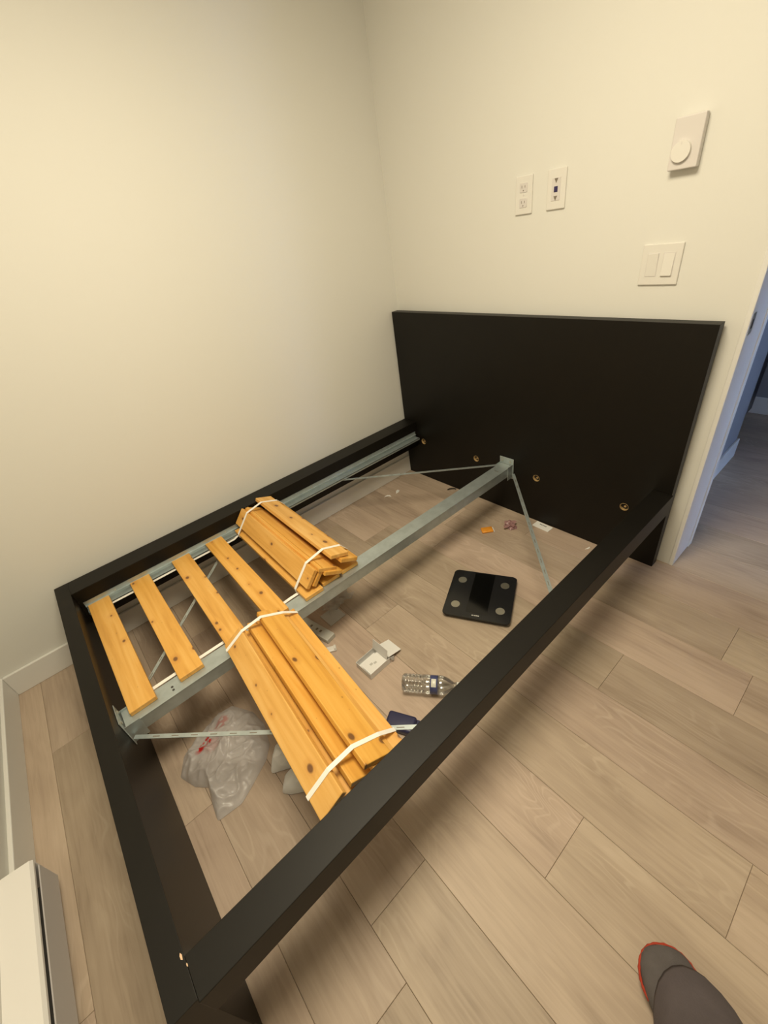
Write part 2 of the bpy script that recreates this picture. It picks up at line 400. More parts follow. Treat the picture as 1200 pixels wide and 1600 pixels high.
# door opening: jamb lining with stop and strike plate
jamb = struct(box('trim_1', XH - 0.004, HX, YJ, YJ + 0.016, 0, 2.05, M['trim'], bev=0.003, seg=2), 'white painted door jamb lining with a metal strike plate')
box('door_stop', 0.226, 0.2618, YJ - 0.004, YJ, 0, 2.04, M['trim'], jamb, bev=0.0015, seg=2)
sp = box('strike_plate', 0.066, 0.100, YJ - 0.0012, YJ, 0.955, 1.018, M['steel'], jamb, bev=0.0004); sp['label'] = 'metal strike plate'
box('strike_hole', 0.076, 0.090, YJ - 0.0016, YJ - 0.0010, 0.972, 1.000, M['dark_slot'], sp)
struct(box('trim_2', XH - 0.004, HX, -0.916, -0.90, 0, 2.05, M['trim'], bev=0.003), 'white door jamb lining on the latch-free side')
struct(box('trim_3', XH - 0.004, HX, -0.90, YJ, 2.034, 2.05, M['trim'], bev=0.003), 'white head lining of the door opening')

# hallway beyond
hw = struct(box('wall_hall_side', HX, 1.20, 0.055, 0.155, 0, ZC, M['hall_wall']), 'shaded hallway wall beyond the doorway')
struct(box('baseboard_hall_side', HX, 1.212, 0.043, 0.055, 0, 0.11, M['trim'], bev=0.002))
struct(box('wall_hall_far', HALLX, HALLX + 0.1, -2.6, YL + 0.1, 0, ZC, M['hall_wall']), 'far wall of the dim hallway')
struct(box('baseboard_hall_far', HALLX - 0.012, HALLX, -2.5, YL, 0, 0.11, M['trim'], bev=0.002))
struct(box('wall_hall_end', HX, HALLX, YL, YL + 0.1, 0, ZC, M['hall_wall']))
bm = bmesh.new()
add_box(bm, HX, 0.30, -2.10, -2.0, 0, ZC); add_box(bm, 0.90, HALLX, -2.10, -2.0, 0, ZC)
add_box(bm, 0.30, 0.90, -2.10, -2.0, 0, 0.2); add_box(bm, 0.30, 0.90, -2.10, -2.0, 1.6, ZC)
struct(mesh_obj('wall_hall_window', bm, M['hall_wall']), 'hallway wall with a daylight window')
win = empty('window_1', (0.60, -2.05, 0.9)); win['kind'] = 'structure'
bm = bmesh.new()
for a in ((-0.30, -0.27, -0.7, 0.7), (0.27, 0.30, -0.7, 0.7), (-0.27, 0.27, -0.7, -0.67), (-0.27, 0.27, 0.67, 0.7)): add_box(bm, a[0], a[1], -0.03, 0.03, a[2], a[3])
mesh_obj('window_frame', bm, M['trim'], win)
struct(box('ceiling_hall', HX, HALLX + 0.1, -2.6, YL + 0.1, ZC, ZC + 0.1, M['ceil']))
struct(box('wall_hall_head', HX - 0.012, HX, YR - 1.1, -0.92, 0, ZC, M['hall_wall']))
# dark wardrobe in the hallway
wd = empty('block', (1.55, 0.45, 0), label='tall black wardrobe standing in the dim hallway beyond the doorway', cat='block')  # plain black box put where something dark stands past the hall wall
box('block_core', -0.27, 0.27, -0.30, 0.42, 0.05, 1.95, M['dark_block'], wd, bev=0.004)
box('block_foot', -0.25, 0.25, -0.28, 0.40, 0.0, 0.05, M['dark_block'], wd)
box('door', -0.262, -0.006, -0.318, -0.301, 0.06, 1.94, M['dark_block'], wd, bev=0.003)
box('door', 0.006, 0.262, -0.318, -0.301, 0.06, 1.94, M['dark_block'], wd, bev=0.003)

# ceiling lamp (above the frame)
cl = empty('ceiling_light', (LAMP.x, LAMP.y, ZC), label='round flush ceiling lamp above the bed', cat='ceiling lamp')
cyl('base_ring', (0, 0, -0.022), (0, 0, 1), 0.19, 0.022, M['white_plastic'], cl, n=48)
md, nt, b = new_mat('lit_diffuser'); b.inputs['Base Color'].default_value = (0.9, 0.88, 0.82, 1); b.inputs['Emission Color'].default_value = (1, 0.83, 0.6, 1); b.inputs['Emission Strength'].default_value = 6.0
bm = bmesh.new(); add_cyl(bm, (0, 0, -0.045), (0, 0, 1), 0.172, 0.024, 48, 0.18); mesh_obj('diffuser', bm, md, cl)

# baseboard heater on the foot wall
HY1 = 0.650
bh = empty('baseboard_heater', (XF, 0.0, 0.0), label='white electric baseboard heater on the wall at the foot of the bed', cat='heater')
def prof_y(name, pts, y0, y1, mat, parent):   # extrude an x-z profile along y
    bm = bmesh.new()
    a = [bm.verts.new((x, y0, z)) for x, z in pts]; b_ = [bm.verts.new((x, y1, z)) for x, z in pts]; n = len(pts)
    bm.faces.new(a); bm.faces.new(b_[::-1])
    for i in range(n): bm.faces.new((a[i], b_[i], b_[(i + 1) % n], a[(i + 1) % n]))
    bmesh.ops.recalc_face_normals(bm, faces=bm.faces)
    return mesh_obj(name, bm, mat, parent)
prof_y('top_cover', [(0.0, 0.158), (0.066, 0.150), (0.072, 0.143), (0.072, 0.136), (0.066, 0.136), (0.064, 0.144), (0.0, 0.150)], -1.2, HY1, M['heater'], bh)
prof_y('front_panel', [(0.070, 0.118), (0.073, 0.118), (0.073, 0.030), (0.066, 0.024), (0.063, 0.026), (0.070, 0.033)], -1.2, HY1 - 0.004, M['heater2'], bh)
prof_y('back_plate', [(0.0136, 0.150), (0.0160, 0.150), (0.0160, 0.02), (0.0136, 0.02)], -1.2, HY1 - 0.004, M['heater'], bh)
prof_y('heating_element', [(0.020, 0.100), (0.062, 0.100), (0.062, 0.045), (0.020, 0.045)], -1.15, HY1 - 0.05, M['dark_slot'], bh)
prof_y('end_cap', [(0.0136, 0.152), (0.066, 0.146), (0.071, 0.140), (0.071, 0.030), (0.064, 0.022), (0.0136, 0.018)], HY1 - 0.004, HY1, M['heater'], bh)

# ------------------------------------------------------------------ bed frame
W, L_, ZR, T = 1.526, -1.982, 0.375, 0.0436
bed = empty('platform_bed', (-1.0, 0.76, 0), label='black-brown wooden double bed frame with panel headboard and galvanised steel supports', cat='bed')
BO = Vector((1.0, -0.76, 0))       # world -> bed-local offset
def bbox(name, x0, x1, y0, y1, z0, z1, mat, parent=bed, bev=0.001, seg=2):
    o = box(name, x0 + BO.x, x1 + BO.x, y0 + BO.y, y1 + BO.y, z0, z1, mat, parent, bev, seg)
    return o
HOLES = (1.371, 0.960, 0.584, 0.160)
def headboard():
    raw = bbox('headboard', 0.0, T, 0.0, W, 0.0, 1.0, M['blackwood'], None)
    bm = bmesh.new()
    for y in HOLES: add_cyl(bm, Vector((-0.01, y, 0.254)) + BO, (1, 0, 0), 0.0178, 0.026, 28)
    cut = mesh_obj('bolt_cutter', bm, None)
    md_ = raw.modifiers.new('holes', 'BOOLEAN'); md_.object = cut; md_.operation = 'DIFFERENCE'; md_.solver = 'EXACT'
    dg = bpy.context.evaluated_depsgraph_get()
    me = bpy.data.meshes.new_from_object(raw.evaluated_get(dg)); me.name = 'headboard'
    raw.modifiers.clear(); raw.data = me; raw.parent = bed
    bpy.data.objects.remove(cut, do_unlink=True)
    return raw
hb = headboard()
for y in HOLES:
    n = 28; c = Vector((0.0, y, 0.254)) + BO; bm = bmesh.new()
    prof_ = [(-0.0002, 0.0181), (-0.0003, 0.0165), (0.0155, 0.0165), (0.0155, 0.0)]
    rings_ = [[bm.verts.new(c + Vector((dx, math.cos(2 * math.pi * k / n) * r_, math.sin(2 * math.pi * k / n) * r_))) for k in range(n)] for dx, r_ in prof_[:3]]
    for A, B in zip(rings_, rings_[1:]):
        for k in range(n): bm.faces.new((A[k], A[(k + 1) % n], B[(k + 1) % n], B[k]))
    bm.faces.new(rings_[2])
    hl = mesh_obj('bolt_hole', bm, M['hole_lip'], hb, smooth=False); hl['label'] = 'round brass coloured bolt recess'
    bm = bmesh.new(); add_cyl(bm, c + Vector((0.015, 0, 0)), (-1, 0, 0), 0.0160, 0.003, 24); mesh_obj('dark_back_disc', bm, M['rubber'], hl)  # black disc stands in for shade at the back of the recess
    bm = bmesh.new(); add_cyl(bm, c + Vector((0.012, -0.002, 0.0)), (-1, 0, 0), 0.005, 0.007, 6); mesh_obj('bolt', bm, M['hole_lip'], hl)
fb = bbox('footboard', L_, -1.9323, 0.0, W, 0.0, ZR, M['blackwood'])
# paint chips at the near foot corner
for (dx, dy, s) in ((0.0, 0.0, 0.62), (0.005, -0.018, 0.32)):
    bm = bmesh.new(); c = Vector((-1.937 + dx, 0.072 + dy, ZR)) + BO
    pts = [(0.0, 0.011), (0.0035, 0.003), (0.002, -0.010), (-0.0025, -0.006), (-0.003, 0.004)]
    poly_prism(bm, [(c.x + a * s, c.y + b_ * s) for a, b_ in pts], ZR - 0.001, ZR + 0.0006)
    cp = mesh_obj('paint_chip', bm, M['chipwood'], fb); cp['label'] = 'pale chip in the black finish'
def rail(name, y0, y1, ya0, ya1):
    bm = bmesh.new()
    add_box(bm, -1.9323 + BO.x, -0.0005 + BO.x, y0 + BO.y, y1 + BO.y, 0.292, ZR, 0.0015, 2)
    add_box(bm, -1.9323 + BO.x, -0.0005 + BO.x, ya0 + BO.y, ya1 + BO.y, 0.2145, 0.2925)
    return mesh_obj(name, bm, M['blackwood'], bed)
rail('side_rail', -0.0060, 0.0695, 0.030, 0.0695)
rail('side_rail', 1.4236, W, 1.4236, 1.470)

# steel support angles on the rails
def angle(y, s):
    bm = bmesh.new(); x0, x1 = -1.917 + BO.x, -0.018 + BO.x; yy = y + BO.y
    def seg_(ya, yb, za, zb): add_box(bm, x0, x1, min(ya, yb), max(ya, yb), za, zb)
    seg_(yy, yy + s * 0.0022, 0.272, 0.318)            # upright leg
    seg_(yy, yy + s * 0.0040, 0.3155, 0.318)           # rolled lip
    seg_(yy + s * 0.0022, yy + s * 0.0100, 0.296, 0.2985)
    seg_(yy + s * 0.0022, yy + s * 0.038, 0.2805, 0.2828)   # seat for the slats
    seg_(yy + s * 0.0362, yy + s * 0.038, 0.272, 0.2828)
    o = mesh_obj('support_rail', bm, M['galv'], bed)
    for x in (-1.80, -1.30, -0.80, -0.42, -0.12):
        cyl('screw', (x + BO.x, yy + s * 0.0022, 0.305), (0, s, 0), 0.004, 0.0015, M['steel'], o, n=10)
    return o
angle(1.4234, -1)
angle(0.0697, 1)

# middle beam: inverted channel with brackets
MY0, MY1 = 0.722, 0.792
bm = bmesh.new(); x0, x1 = -1.925 + BO.x, -0.006 + BO.x
add_box(bm, x0, x1, MY0 + BO.y, MY1 + BO.y, 0.2806, 0.2828)
add_box(bm, x0, x1, MY0 + BO.y, MY0 + BO.y + 0.002, 0.236, 0.2822)
add_box(bm, x0, x1, MY1 + BO.y - 0.002, MY1 + BO.y, 0.236, 0.2822)
add_box(bm, x0, x1, MY0 + BO.y - 0.001, MY0 + BO.y + 0.0035, 0.2822, 0.2850)     # rolled edge
mb = mesh_obj('mid_beam', bm, M['galv'], bed)
for x in (-1.775, -0.095):
    for dy in (0.012, 0.026):
        cyl('rivet', (x + BO.x, MY0 + BO.y + dy + 0.012, 0.2828), (0, 0, 1), 0.004, 0.0012, M['dark_slot'] if x < -1 else M['steel'], mb, n=10)
def bracket(xa, xb, xf0, xf1):
    bm = bmesh.new()
    add_box(bm, xa + BO.x, xb + BO.x, 0.716 + BO.y, 0.800 + BO.y, 0.205, 0.320, 0.001)
    add_box(bm, min(xf0, xf1) + BO.x, max(xf0, xf1) + BO.x, 0.7195 + BO.y, 0.7215 + BO.y, 0.215, 0.290)
    add_box(bm, min(xf0, xf1) + BO.x, max(xf0, xf1) + BO.x, 0.7925 + BO.y, 0.7945 + BO.y, 0.215, 0.290)
    o = mesh_obj('beam_bracket', bm, M['galv'], mb)
    s = 1 if xf1 > xf0 else -1
    for z in (0.300,):
        for y in (0.735, 0.782):
            cyl('bolt', ((xb if s > 0 else xa) + BO.x, y + BO.y, z), (s, 0, 0), 0.0055, 0.004, M['steel'], mb, n=6)
bracket(-0.0030, -0.0005, -0.003, -0.045)
bracket(-1.9318, -1.9293, -1.9293, -1.885)
# diagonal flat braces
def brace(a, b_, wdt=0.015):
    bm = bmesh.new(); a = Vector(a) + BO; b_ = Vector(b_) + BO
    add_bar(bm, a, b_, wdt, 0.002)
    o = mesh_obj('brace', bm, M['galv'], bed)
    d = b_ - a; n = int(d.length / 0.06)
    side = d.normalized().cross(Vector((0, 0, 1))).normalized()
    bm = bmesh.new()
    for k in range(1, n):
        p = a + d * (k / n)
        add_bar(bm, p + Vector((0, 0, 0.0008)), p + d.normalized() * 0.022 + Vector((0, 0, 0.0008)), 0.0024, 0.0012)
    s = mesh_obj('slot_row', bm, M['icon_grey'], o)
    s['kind'] = 'stuff'
    return o
brace((-1.922, 0.712, 0.243), (-1.262, 0.0700, 0.262), 0.013)
brace((-0.008, 0.712, 0.240), (-0.693, 0.0700, 0.262))
brace((-0.020, 0.800, 0.272), (-0.639, 1.420, 0.268))
brace((-1.915, 0.800, 0.250), (-1.285, 1.420, 0.262), 0.012)

# ------------------------------------------------------------------ slats
SW, ST, SL = 0.080, 0.0168, 0.665
slat_me = {}
def slat_mesh(w_=SW, l_=SL):
    k = (w_, l_)
    if k not in slat_me:
        bm = bmesh.new(); add_box(bm, -w_ / 2, w_ / 2, -l_ / 2, l_ / 2, -ST / 2, ST / 2, 0.0022, 2)
        me = bpy.data.meshes.new('slat'); bm.normal_update(); bm.to_mesh(me); bm.free(); me.materials.append(M['pine']); slat_me[k] = me
    return slat_me[k]
ZT = 0.2832            # seat height of supports
spread = [
    ((-1.866, 1.082), 0.6, 'varnished pine slat nearest the footboard, first of four laid loose across the frame'),
    ((-1.7055, 1.0855), -0.3, 'varnished pine slat second from the footboard with a dark knot near its beam end'),
    ((-1.532, 1.0845), -1.4, 'varnished pine slat third from the footboard, its end against the large tied bundle'),
    ((-1.372, 1.0845), -1.2, 'varnished pine slat fourth from the footboard, between the two tied bundles'),
]
sbase = empty('slatted_base', (-1.62, 1.08, ZT), label='four varnished pine slats spread across the bed frame on white tape', cat='slatted base')
for (xy, a, lab) in spread:
    o = bpy.data.objects.new('slat', slat_mesh()); link(o, sbase)
    o.location = (xy[0] + 1.62, xy[1] - 1.08, ST / 2); o.rotation_euler = (0, 0, math.radians(a)); o['label'] = lab

# white tape that runs under the loose slats
def tape(name, pts, wv, label):
    bm = bmesh.new(); ribbon_mesh(bm, [Vector(p) - Vector((-1.62, 1.08, ZT)) for p in pts], wv, 0.0010)
    mesh_obj(name, bm, M['ribbon'], sbase)['label'] = label
zt = ZT + 0.0
tape('slat_tape', [(-1.905, 1.380, 0.2795), (-1.70, 1.376, 0.2795), (-1.50, 1.376, 0.2795), (-1.345, 1.374, 0.2795), (-1.315, 1.372, 0.276), (-1.285, 1.374, 0.275), (-1.255, 1.384, 0.2795)], (0, 0.0125, 0),
     'white woven tape under the loose slats beside the wall-side rail')
tape('slat_tape', [(-1.905, 0.806, 0.2795), (-1.78, 0.808, 0.2795), (-1.60, 0.808, 0.2795), (-1.42, 0.806, 0.2795), (-1.335, 0.806, 0.280), (-1.30, 0.807, 0.281), (-1.250, 0.808, 0.2795)], (0, 0.0135, 0),
     'white woven tape under the loose slats alongside the middle beam')

# bundles: slats given as (left-edge top (u,z), tilt deg, y shift, length) in bundle-local x, z above seat
def bundle(loc, yaw, slats, strap_y, label, ln=SL):
    b_ = empty('slat_bundle', loc, yaw, label, 'slat bundle', 'tied bundles of slats')
    for (u, z, tilt, dy) in slats:
        t = math.radians(tilt)
        cx = u + math.cos(t) * SW / 2 + math.sin(t) * ST / 2
        cz = z + math.sin(t) * SW / 2 - math.cos(t) * ST / 2
        o = bpy.data.objects.new('slat', slat_mesh(SW, ln)); link(o, b_)
        o.location = (cx, dy, cz); o.rotation_euler = (0, -t, 0)
    pts = []
    for (u, z, tilt, dy) in slats:
        t = math.radians(tilt); ex = Vector((math.cos(t), math.sin(t))); ez = Vector((math.sin(t), -math.cos(t)))
        for i in (0, 1):
            for j in (0, 1):
                p = Vector((u, z)) + ex * (SW * i) + ez * (ST * j); pts.append((p.x, p.y))
    h = hull2(pts)
    cxm = sum(p[0] for p in h) / len(h); czm = sum(p[1] for p in h) / len(h)
    for (ys, skew) in strap_y:
        ring = []
        for (x, z) in h:
            d = Vector((x - cxm, z - czm)).normalized() * 0.0014
            ring.append((x + d.x, ys + skew * (x - cxm), max(z + d.y, 0.0006)))
        bm = bmesh.new(); ribbon_mesh(bm, ring, (0, 0.0125, 0), 0.0012, closed=True)
        s = mesh_obj('strap', bm, M['ribbon'], b_); s['label'] = 'white woven strap'
    return b_

# far bundle: x origin at -1.13
bundle((-1.130, 1.081, ZT), math.radians(-0.9), [
    (-0.136, 0.0172, 0.0, -0.012),      # flat base slat
    (-0.048, 0.0172, 0.0, 0.004),
    (0.043, 0.0172, 0.0, 0.004),
    (-0.116, 0.0405, 48.0, 0.004),      # leaning front slat
    (-0.090, 0.0370, 47.0, 0.000),      # second leaning slat
    (-0.046, 0.0980, -27.0, -0.003),    # middle slats
    (-0.030, 0.0760, -28.0, -0.012),
    (0.018, 0.1165, -20.0, 0.004),      # top far slat
    (0.050, 0.0860, -26.0, -0.010),
], [(0.272, 0.0), (-0.268, 0.0)], 'smaller tied bundle of pine slats between the wall-side rail and the middle beam')
# near bundle
bundle((-1.490, 0.4155, ZT), math.radians(-4.0), [
    (-0.106, 0.0172, 0.0, 0.0),
    (-0.022, 0.0172, 0.0, 0.0),
    (0.060, 0.0172, 0.0, -0.002),
    (-0.120, 0.0345, 31.0, -0.004),
    (-0.060, 0.0350, -2.0, 0.004),
    (-0.024, 0.0640, -24.0, 0.004),
    (0.020, 0.0865, -25.0, 0.004),
    (0.036, 0.0580, -26.0, -0.004),
], [(0.300, 0.0), (-0.270, 0.0)], 'large tied bundle of knotty pine slats between the middle beam and the near rail', 0.660)

# ------------------------------------------------------------------ wall plates
def wall_box(parent, name, y0, y1, z0, z1, d0, d1, mat, bev=0.0, seg=2):
    # x measured out from the head wall towards the room (local, parent at wall)
    return box(name, -d1, -d0, y0, y1, z0, z1, mat, parent, bev, seg)
# thermostat
th = empty('thermostat', (XH, 0.211, 1.468), label='white wall thermostat with a round dial above the light switch', cat='thermostat')
wall_box(th, 'back_plate', -0.036, 0.036, -0.057, 0.057, 0.0, 0.006, M['white_plastic'], 0.001)
wall_box(th, 'body', -0.038, 0.038, -0.060, 0.060, 0.005, 0.027, M['white_plastic2'], 0.003, 3)
dl = cyl('dial', (-0.0268, 0.008, -0.018), (-1, 0, 0), 0.026, 0.009, M['white_plastic'], th, n=40, r2=0.0245)
box('pointer', -0.0366, -0.0357, 0.007, 0.009, -0.002, 0.004, M['white_plastic2'], dl)
# duplex outlet
ou = empty('wall_outlet', (XH, 0.749, 1.415), label='white duplex power outlet with plain cover plate above the headboard', cat='outlet')
wall_box(ou, 'cover_plate', -0.036, 0.036, -0.060, 0.060, 0.0, 0.007, M['white_plastic'], 0.003, 3)
for zc in (0.0235, -0.0235):
    bm = bmesh.new(); n = 28
    pts = []
    for k in range(n):
        a = 2 * math.pi * k / n; pts.append((max(-0.0165, min(0.0165, 0.0205 * math.cos(a))), max(-0.0145, min(0.0145, 0.0205 * math.sin(a)))))
    A = [bm.verts.new((-0.0066, y, zc + z)) for y, z in pts]; B = [bm.verts.new((-0.0090, y * 0.97, zc + z * 0.97)) for y, z in pts]
    bm.faces.new(A); bm.faces.new(B[::-1])
    for k in range(n): bm.faces.new((A[k], A[(k + 1) % n], B[(k + 1) % n], B[k]))
    bmesh.ops.recalc_face_normals(bm, faces=bm.faces)
    rc = mesh_obj('receptacle', bm, M['white_plastic2'], ou)
    for yy, hh in ((0.0065, 0.0042), (-0.0065, 0.0036)):
        box('slot', -0.0094, -0.0088, yy - 0.0010, yy + 0.0010, zc - hh + 0.003, zc + hh + 0.003, M['icon_grey'], rc)
    cyl('ground_hole', (-0.0088, 0, zc - 0.0085), (-1, 0, 0), 0.0023, 0.0006, M['icon_grey'], rc, n=12)
cyl('screw', (-0.0068, 0, 0), (-1, 0, 0), 0.003, 0.0012, M['white_plastic2'], ou, n=12)
# media plate
mp_ = empty('media_plate', (XH, 0.616, 1.416), label='white wall plate with a dark square data port beside the power outlet', cat='wall plate')
wall_box(mp_, 'cover_plate', -0.036, 0.036, -0.060, 0.060, 0.0, 0.007, M['white_plastic'], 0.003, 3)
wall_box(mp_, 'insert', -0.0165, 0.0165, -0.0335, 0.0335, 0.0066, 0.0084, M['white_plastic2'], 0.0006, 1)
wall_box(mp_, 'data_port', -0.0070, 0.0070, -0.0085, 0.0085, 0.0082, 0.0092, M['blue_port'], 0.0002, 1)
for zc in (0.0255, -0.0255):
    bm = bmesh.new()
    A = [bm.verts.new((-0.0086, y, zc + z)) for y, z in ((-0.007, 0.006), (0.007, 0.006), (0.0, -0.0075))]
    B = [bm.verts.new((-0.0094, y, zc + z)) for y, z in ((-0.007, 0.006), (0.007, 0.006), (0.0, -0.0075))]
    bm.faces.new(A); bm.faces.new(B[::-1])
    for k in range(3): bm.faces.new((A[k], A[(k + 1) % 3], B[(k + 1) % 3], B[k]))
    bmesh.ops.recalc_face_normals(bm, faces=bm.faces)
    mesh_obj('socket', bm, M['icon_grey'], mp_)
# double switch
sw = empty('light_switch', (XH, 0.225, 1.163), label='white double light switch plate just above the headboard near the doorway', cat='light switch')
wall_box(sw, 'cover_plate', -0.060, 0.060, -0.060, 0.060, 0.0, 0.007, M['white_plastic'], 0.003, 3)
for i, yc in enumerate((0.024, -0.024)):
    wall_box(sw, 'frame', yc - 0.0175, yc + 0.0175, -0.0345, 0.0345, 0.0066, 0.0078, M['white_plastic2'], 0.0004, 1)
    bm = bmesh.new(); s = 1 if i == 0 else -1
    t0, t1 = (0.0128, 0.0082) if i == 1 else (0.0080, 0.0105)   # bottom / top projection
    v = [bm.verts.new(c) for c in ((-0.0076, yc - 0.0155, -0.032), (-0.0076, yc + 0.0155, -0.032), (-0.0076, yc + 0.0155, 0.032), (-0.0076, yc - 0.0155, 0.032),
                                   (-t0, yc - 0.0155, -0.032), (-t0, yc + 0.0155, -0.032), (-t1, yc + 0.0155, 0.032), (-t1, yc - 0.0155, 0.032))]
    for f in ((3, 2, 1, 0), (4, 5, 6, 7), (0, 1, 5, 4), (1, 2, 6, 5), (2, 3, 7, 6), (3, 0, 4, 7)): bm.faces.new([v[k] for k in f])
    bmesh.ops.recalc_face_normals(bm, faces=bm.faces)
    mesh_obj('rocker', bm, M['white_plastic'], sw)

# ------------------------------------------------------------------ bathroom scale
sc_c = Vector((-0.632, 0.437, 0.0)); ax = Vector((0.132 + 0.132, -0.252 - 0.240, 0)) * 0.5  # TL->TR
ang = math.atan2(ax.y, ax.x)
scl = empty('bathroom_scale', sc_c, ang, 'square black glass bathroom scale with four metal pads', 'bathroom scale')
def rounded_rect(hx, hy, r, n=6):
    pts = []
    for cx, cy, a0 in ((hx - r, hy - r, 0), (-hx + r, hy - r, 90), (-hx + r, -hy + r, 180), (hx - r, -hy + r, 270)):
        for k in range(n + 1):
            a = math.radians(a0 + 90 * k / n); pts.append((cx + r * math.cos(a), cy + r * math.sin(a)))
    return pts
hx, hy = 0.1395, 0.1375
bm = bmesh.new(); poly_prism(bm, rounded_rect(hx - 0.006, hy - 0.006, 0.016), 0.006, 0.0185); mesh_obj('base', bm, M['rubber'], scl)
bm = bmesh.new(); poly_prism(bm, rounded_rect(hx, hy, 0.018), 0.0185, 0.0245)
top = [e for e in bm.edges if all(v.co.z > 0.024 for v in e.verts)]; bmesh.ops.bevel(bm, geom=top, offset=0.0015, segments=2, affect='EDGES')
gl = mesh_obj('glass_top', bm, M['glass_black'], scl)
for sx in (-1, 1):
    for sy in (-1, 1):
        pd = cyl('metal_pad', (sx * 0.0935, sy * 0.075, 0.0243), (0, 0, 1), 0.0185, 0.0010, M['steel'], scl, n=36); pd['label'] = 'round brushed metal electrode pad'
        cyl('foot', (sx * 0.10, sy * 0.10, 0.0), (0, 0, 1), 0.014, 0.007, M['rubber'], scl, n=20)
box('display', -0.044, 0.044, -0.108, 0.130, 0.0243, 0.0248, M['display'], scl)
lt = box('lettering', -0.016, -0.009, -0.1235, -0.119, 0.0244, 0.0249, M['print_grey'], scl); lt['label'] = 'tiny grey lettering'
for dx in (-0.0065, 0.001, 0.0085):
    box('lettering', dx, dx + 0.006, -0.1235, -0.119 + (0.001 if dx > 0 else 0), 0.0244, 0.0249, M['print_grey'], scl)

# ------------------------------------------------------------------ plastic bottle lying on its side
bt_dir = Vector((0.072, -0.090, 0)).normalized()
bt = empty('water_bottle', (-1.160, 0.372, 0.034), math.atan2(bt_dir.y, bt_dir.x), 'clear ribbed plastic water bottle lying on the floor', 'bottle')
def lathe_x(prof, n=40):
    bm = bmesh.new(); rings = []
    for x, r in prof: rings.append([bm.verts.new((x, r * math.cos(2 * math.pi * k / n), r * math.sin(2 * math.pi * k / n))) for k in range(n)])
    for A, B in zip(rings, rings[1:]):
        for k in range(n): bm.faces.new((A[k], A[(k + 1) % n], B[(k + 1) % n], B[k]))
    bm.faces.new(rings[0][::-1]); bm.faces.new(rings[-1])
    bmesh.ops.recalc_face_normals(bm, faces=bm.faces)
    return bm
prof = [(0.0, 0.020), (0.001, 0.027), (0.005, 0.0315)]
for k in range(5):
    x = 0.010 + k * 0.0125; prof += [(x, 0.0322), (x + 0.004, 0.0330), (x + 0.0065, 0.0330), (x + 0.009, 0.0305), (x + 0.0105, 0.0305)]
prof += [(0.075, 0.033), (0.098, 0.033), (0.102, 0.0318), (0.128, 0.0318), (0.132, 0.033), (0.142, 0.033), (0.152, 0.031), (0.166, 0.025), (0.178, 0.0175), (0.186, 0.0125), (0.190, 0.0125), (0.1905, 0.0155), (0.1925, 0.0155), (0.193, 0.0125), (0.204, 0.0122)]
mesh_obj('body', lathe_x(prof), M['pet'], bt, smooth=True)
mlab, nt, b = new_mat('blue_white_label'); L = nt.links
tc = N(nt, 'ShaderNodeTexCoord'); sx_ = N(nt, 'ShaderNodeSeparateXYZ'); L.new(tc.outputs['Object'], sx_.inputs[0])
at = N(nt, 'ShaderNodeMath', operation='ARCTAN2'); L.new(sx_.outputs[2], at.inputs[0]); L.new(sx_.outputs[1], at.inputs[1])
mm = N(nt, 'ShaderNodeMath', operation='MULTIPLY'); mm.inputs[1].default_value = 3.2; L.new(at.outputs[0], mm.inputs[0])
cs = N(nt, 'ShaderNodeMath', operation='COSINE'); L.new(mm.outputs[0], cs.inputs[0])
gt = N(nt, 'ShaderNodeMath', operation='GREATER_THAN'); gt.inputs[1].default_value = 0.15; L.new(cs.outputs[0], gt.inputs[0])
c1 = N(nt, 'ShaderNodeMath', operation='SUBTRACT'); c1.inputs[1].default_value = 0.115; L.new(sx_.outputs[0], c1.inputs[0])
ab = N(nt, 'ShaderNodeMath', operation='ABSOLUTE'); L.new(c1.outputs[0], ab.inputs[0])
lt_ = N(nt, 'ShaderNodeMath', operation='LESS_THAN'); lt_.inputs[1].default_value = 0.0085; L.new(ab.outputs[0], lt_.inputs[0])
an = N(nt, 'ShaderNodeMath', operation='MULTIPLY'); L.new(gt.outputs[0], an.inputs[0]); L.new(lt_.outputs[0], an.inputs[1])
mxl = N(nt, 'ShaderNodeMix', data_type='RGBA'); L.new(an.outputs[0], mxl.inputs[0]); mxl.inputs[6].default_value = (0.055, 0.065, 0.16, 1); mxl.inputs[7].default_value = (0.66, 0.66, 0.58, 1)
L.new(mxl.outputs[2], b.inputs['Base Color']); b.inputs['Roughness'].default_value = 0.3
lb = mesh_obj('label', lathe_x([(0.102, 0.0322), (0.1022, 0.0324), (0.1278, 0.0324), (0.128, 0.0322)]), mlab, bt, smooth=True); lb['label'] = 'blue and white paper label band'
cp = mesh_obj('cap', lathe_x([(0.194, 0.0135), (0.1945, 0.0148), (0.206, 0.0148), (0.207, 0.0138)], 28), M['white_plastic'], bt); cp['label'] = 'white screw cap'

